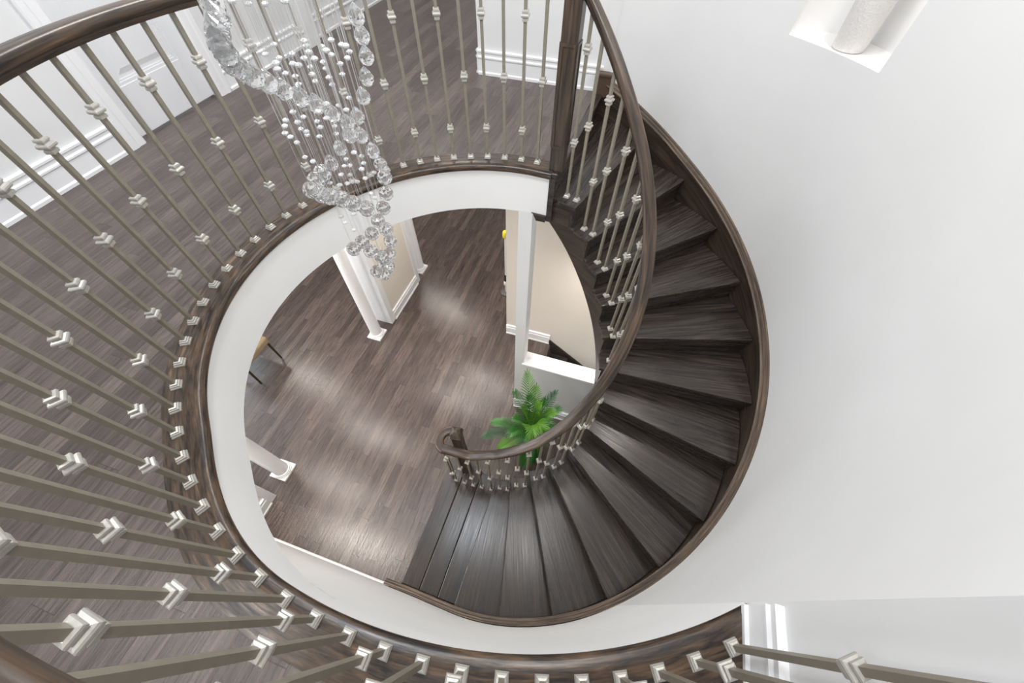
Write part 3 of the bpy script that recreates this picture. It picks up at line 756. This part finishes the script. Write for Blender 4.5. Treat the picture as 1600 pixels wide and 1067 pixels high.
# ------------------------------------------------------------------ chair glimpsed past the fascia, pole behind the wall
ch = thing('dining_chair', 'tan upholstered seat on slim bronze legs at the left edge of the stairwell view', 'chair', (-3.96, 1.49, 0))
for sx, sy in ((.205, .205), (.205, -.205), (-.2, .205), (-.2, -.205)):
    b = MB(); b.tube([(sx, sy, 0), (sx * .97, sy * .97, .36)], [.012, .016], 10); b.build('leg', m_legm, ch)
b = MB(); b.box(-.23, .23, -.235, .235, .35, .46); bevel(b.build('seat', m_tan, ch), .03, 4)
b = MB(); b.box(-.25, -.18, -.22, .22, .46, .92); bevel(b.build('backrest', m_tan, ch), .03, 4)
sp = thing('cleaning_pole', 'white pole with a yellow top, half hidden behind the cream wall end', 'pole', (-1.255, 3.72, 0))
b = MB(); b.lathe([(0, .04), (.013, .04), (.013, 1.1), (0, 1.1)], seg=14); b.build('pole', m_pole, sp)
b = MB(); b.lathe([(0, 1.08), (.034, 1.08), (.038, 1.09), (.038, 1.15), (.034, 1.165), (0, 1.168)], seg=24); b.build('yellow_cap', m_yellow, sp)
b = MB(); b.lathe([(0, .28), (.026, .28), (.026, .40), (0, .40)], seg=16); b.build('clamp', m_black, sp)
b = MB(); b.lathe([(0, .2), (.03, .2), (.03, .245), (0, .245)], seg=16); b.build('collar', m_pole, sp)
b = MB(); b.lathe([(0, 0), (.075, 0), (.075, .03), (.025, .05), (0, .05)], seg=24); b.build('base', m_grey, sp)

# ------------------------------------------------------------------ chandelier
AXX, AXY = -0.745, 0.810
chd = thing('chandelier', 'long spiral chandelier of cut crystal drops and small beads on fine wires', 'chandelier', (AXX, AXY, CEIL))
b = MB(); b.lathe([(0, 0), (.30, 0), (.30, -.035), (.285, -.045), (0, -.045)], seg=48); b.build('canopy', m_chrome, chd)
az_ = np.array([AXX, AXY]); sax = np.hypot(*az_); az_ = az_ / sax
def place(px, py, delta):
    u = unit(px, py); dep = (sax + delta) / (u @ az_); return u * dep, ZC - dep
def facet_drop(rad, hgt, seg=10, rows=((0, 0), (.52, .08), (.88, .24), (1.0, .42), (.9, .58), (.62, .76), (.3, .92), (.1, 1.0), (0, 1.0))):
    b = MB(); vs = []; fs = []
    rr = rows[1:-1]
    for j, (r_, z) in enumerate(rr):
        for k in range(seg):
            a = 2 * math.pi * (k + .5 * (j % 2)) / seg; vs.append((rad * r_ * math.cos(a), rad * r_ * math.sin(a), hgt * z - hgt))
    n = len(rr)
    for j in range(n - 1):
        for k in range(seg):
            p0, p1 = j * seg + k, j * seg + (k + 1) % seg
            q0, q1 = (j + 1) * seg + k, (j + 1) * seg + (k + 1) % seg
            if j % 2 == 0: fs += [(p0, p1, q0), (p1, q1, q0)]
            else: fs += [(p0, p1, q1), (p0, q1, q0)]
    vs += [(0, 0, -hgt), (0, 0, 0)]; bt, tp = len(vs) - 2, len(vs) - 1
    for k in range(seg):
        fs.append((bt, (k + 1) % seg, k)); fs.append((tp, (n - 1) * seg + k, (n - 1) * seg + (k + 1) % seg))
    b.add(vs, fs); return b
me_drop = facet_drop(.0195, .046).mesh('crystal_drop', m_crystal)
me_ball = facet_drop(.0235, .047, 10, ((0, 0), (.55, .1), (.86, .26), (1, .5), (.86, .74), (.55, .9), (.12, 1), (0, 1))).mesh('crystal_ball', m_crystal)
b = MB(); b.lathe([(0, -.0045), (.004, -.004), (.0078, -.0012), (.0078, .0012), (.004, .004), (0, .0045)], seg=8, smooth=False); me_bead = b.mesh('bead', m_bead)
wires = []
def hang(me, name, px, py, delta, half):
    (x, y), z = place(px, py, delta)
    o = link(name, me, chd, (x - AXX, y - AXY, z - CEIL + half), random.uniform(0, 6.28))
    wires.append((x - AXX, y - AXY, z - CEIL + half)); return o
DROPS = [(330, 3, -.16), (338, 26, -.18), (338, 48, -.2), (343, 68, -.21), (352, 82, -.21), (362, 97, -.2), (378, 108, -.18), (396, 118, -.16), (417, 127, -.13), (442, 139, -.1), (468, 150, -.07), (494, 162, -.04), (519, 177, 0),
         (556, 24, .05), (565, 54, .08), (572, 87, .1), (572, 120, .1), (567, 150, .08), (558, 181, .05), (542, 192, 0), (546, 209, -.05), (564, 211, .02), (531, 231, .04), (517, 254, .02), (582, 235, -.02), (594, 255, .0)]
BALLS = [(504, 270, 0), (494, 282, -.02), (487, 297, -.05), (502, 304, -.08), (517, 307, -.09), (534, 311, -.09), (552, 318, -.08), (573, 326, -.06), (601, 277, .03), (603, 302, .05), (599, 325, .05), (591, 345, .03), (603, 358, -.02), (610, 377, 0), (581, 365, .03), (566, 378, .02), (553, 389, -.02), (579, 392, -.04), (596, 401, -.02), (609, 397, .02), (600, 411, .02), (607, 417, 0), (589, 424, -.01), (600, 428, -.02)]
for p in DROPS: hang(me_drop, 'crystal_drop', *p, .023)
for p in BALLS: hang(me_ball, 'crystal_ball', *p, .0235)
B2 = [(705, 270), (720, 300), (735, 337), (630, 350), (550, 375), (530, 408), (540, 447), (590, 470), (635, 412), (672, 420), (650, 487), (705, 377), (745, 430), (755, 477), (775, 520), (770, 380), (825, 400), (840, 440), (860, 495), (880, 540), (875, 355), (845, 330), (815, 303), (873, 262), (940, 293), (965, 300), (988, 335), (975, 375), (930, 410), (943, 475), (920, 670), (985, 622), (968, 697), (670, 537), (635, 710), (700, 740), (785, 768), (790, 708), (845, 660), (845, 750), (895, 798), (807, 805), (800, 862), (665, 775), (590, 762), (585, 798), (587, 842), (620, 865), (660, 900), (685, 815), (720, 832), (725, 852), (905, 845), (710, 990), (760, 1015), (1015, 962), (965, 1002), (955, 1045), (990, 1042), (1062, 985), (1075, 1028), (1063, 1065), (360, 40), (465, 40), (585, 25), (260, 25), (465, 352), (520, 290)]
B4 = [(500, 400), (575, 400), (410, 468), (488, 485), (552, 472), (590, 458), (635, 458), (700, 430), (773, 382), (672, 357), (268, 292), (500, 745), (535, 795), (605, 725), (603, 858), (745, 555), (780, 590)]
rb_ = random.Random(3)
for x, y in B2: hang(me_bead, 'bead', 300 + x / 4, y / 4, rb_.uniform(-.12, .12), .004)
for x, y in B4: hang(me_bead, 'bead', 440 + x / 5.333, 200 + y / 5.333, rb_.uniform(-.05, .05), .004)
me_wire = {}
for i, (x, y, z) in enumerate(wires[:100]):
    b = MB(); b.tube([(0, 0, 0), (0, 0, -z - .045)], .00045, 4); b.build('suspension_wire', m_wire, chd, (x, y, z))
b = MB()
for x, y, z in wires[100:]: b.tube([(x, y, z), (x, y, -.045)], .00045, 4)
o = b.build('suspension_wire', m_wire, chd); o['kind'] = 'stuff'
